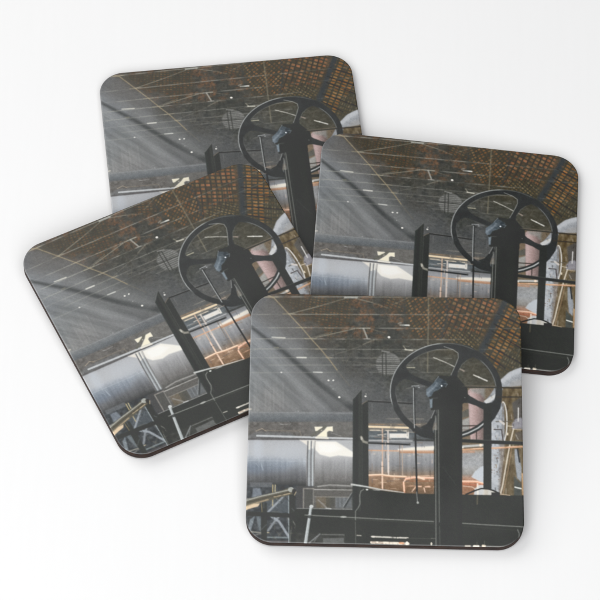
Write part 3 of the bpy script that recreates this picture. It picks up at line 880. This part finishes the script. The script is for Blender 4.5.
# ------------------------------------------------------------------ table
me = bpy.data.meshes.new('tabletop')
me.from_pydata([(-3, -3, 0), (3, -3, 0), (3, 3, 0), (-3, 3, 0)], [], [(0, 1, 2, 3)])
table = bpy.data.objects.new('tabletop', me)
me.materials.append(M_TABLE)
COL.objects.link(table)
table['kind'] = 'structure'

# ------------------------------------------------------------------ coaster meshes


def outline(half, rad, n=20):
    pts = []
    for cx, cy, a0 in ((half - rad, half - rad, 0), (-half + rad, half - rad, 90), (-half + rad, -half + rad, 180), (half - rad, -half + rad, 270)):
        for i in range(n + 1):
            a = math.radians(a0 + 90 * i / n)
            pts.append((cx + rad * math.cos(a), cy + rad * math.sin(a)))
    return pts


def print_mesh():
    px_, py_ = U - .5, .5 - V
    h = .5 - RAD
    qx, qy = np.maximum(np.abs(px_) - h, 0), np.maximum(np.abs(py_) - h, 0)
    dc = np.hypot(qx, qy)
    corner = (qx > 0) & (qy > 0)
    inside = ~corner | (dc <= RAD)
    k = np.where(corner & (dc > RAD), RAD / np.maximum(dc, 1e-9), 1)
    nx = np.where(corner, np.sign(px_) * (h + qx * k), px_)
    ny = np.where(corner, np.sign(py_) * (h + qy * k), py_)
    # distance in from the rim rolls the print over the edge
    qx2, qy2 = np.maximum(np.abs(nx) - h, 0), np.maximum(np.abs(ny) - h, 0)
    d = np.where((qx2 > 0) & (qy2 > 0), RAD - np.hypot(qx2, qy2), .5 - np.maximum(np.abs(nx), np.abs(ny)))
    d = np.maximum(d, 0)
    t = np.clip(BEV - d, 0, BEV)
    nz = -.42 * t ** 2 / BEV
    co = np.stack([nx, ny, nz], -1).reshape(-1, 3) * S
    idx = np.arange((N + 1) ** 2).reshape(N + 1, N + 1)
    quads = np.stack([idx[:-1, :-1], idx[1:, :-1], idx[1:, 1:], idx[:-1, 1:]], -1)
    ic = inside
    keep = ic[:-1, :-1] | ic[1:, :-1] | ic[1:, 1:] | ic[:-1, 1:]
    quads = quads[keep]
    used = np.zeros((N + 1) ** 2, bool)
    used[quads.ravel()] = True
    remap = np.cumsum(used) - 1
    quads = remap[quads]
    co = co[used]
    col = np.concatenate([LIN.reshape(-1, 3), np.ones(((N + 1) ** 2, 1))], 1)[used]
    me = bpy.data.meshes.new('printed_face')
    me.vertices.add(len(co))
    me.vertices.foreach_set('co', co.astype(np.float32).ravel())
    nq = len(quads)
    me.loops.add(nq * 4)
    me.polygons.add(nq)
    me.loops.foreach_set('vertex_index', quads.astype(np.int32).ravel())
    me.polygons.foreach_set('loop_start', np.arange(0, nq * 4, 4, dtype=np.int32))
    me.polygons.foreach_set('use_smooth', np.ones(nq, bool))
    me.update(calc_edges=True)
    me.validate()
    at = me.color_attributes.new('ink', 'FLOAT_COLOR', 'POINT')
    at.data.foreach_set('color', col.astype(np.float32).ravel())
    me.materials.append(M_PRINT)
    return me


def board_mesh():
    rings = []
    for inset, z in ((.0030, -.0030), (.0004, -.0032), (.0004, -.010), (.0004, -THICK + .003), (.0028, -THICK)):
        rings.append([(x * S, y * S, z * S) for x, y in outline(.5 - inset, RAD - inset)])
    n = len(rings[0])
    vs = [p for r_ in rings for p in r_]
    fs = []
    for k in range(len(rings) - 1):
        for i in range(n):
            j = (i + 1) % n
            fs.append((k * n + j, k * n + i, (k + 1) * n + i, (k + 1) * n + j))
    fs.append(tuple(range(n)))
    fs.append(tuple(reversed(range((len(rings) - 1) * n, len(rings) * n))))
    me = bpy.data.meshes.new('board')
    me.from_pydata(vs, [], fs)
    me.update()
    for p in me.polygons:
        p.use_smooth = len(p.vertices) == 4
    me.materials.append(M_BOARD)
    return me


ME_PRINT, ME_BOARD = print_mesh(), board_mesh()
proto = None
for key, label in (
        ('front', 'nearest printed square coaster, the whole picture showing, lying on top of the other three'),
        ('left', 'coaster turned the most, at far left, its lower edge showing dark brown board'),
        ('right', 'coaster sticking out to the right, its lower left part under the nearest one'),
        ('back', 'farthest coaster, lying flat, its lower half covered by the left and right ones')):
    p = POSE[key]
    R = rot(*p[3:])
    base = np.array(p[:3]) - R @ np.array([0, 0, THICK])       # Empty at the base
    Mx = Matrix([list(R[i]) + [base[i] * S] for i in range(3)] + [[0, 0, 0, 1]])
    if proto is None:
        root = bpy.data.objects.new('coaster', None)
        root.empty_display_size = .02
        a_ = bpy.data.objects.new('printed_face', ME_PRINT)
        b_ = bpy.data.objects.new('board', ME_BOARD)
        proto = (root, a_, b_)
    else:
        root, a_, b_ = (o.copy() for o in proto)
    for o in (root, a_, b_):
        COL.objects.link(o)
    for o in (a_, b_):
        o.parent = root
        o.location = (0, 0, THICK * S)
    root.matrix_world = Mx
    root['label'] = label
    root['category'] = 'coaster'
    root['group'] = 'printed coasters in a loose pile'
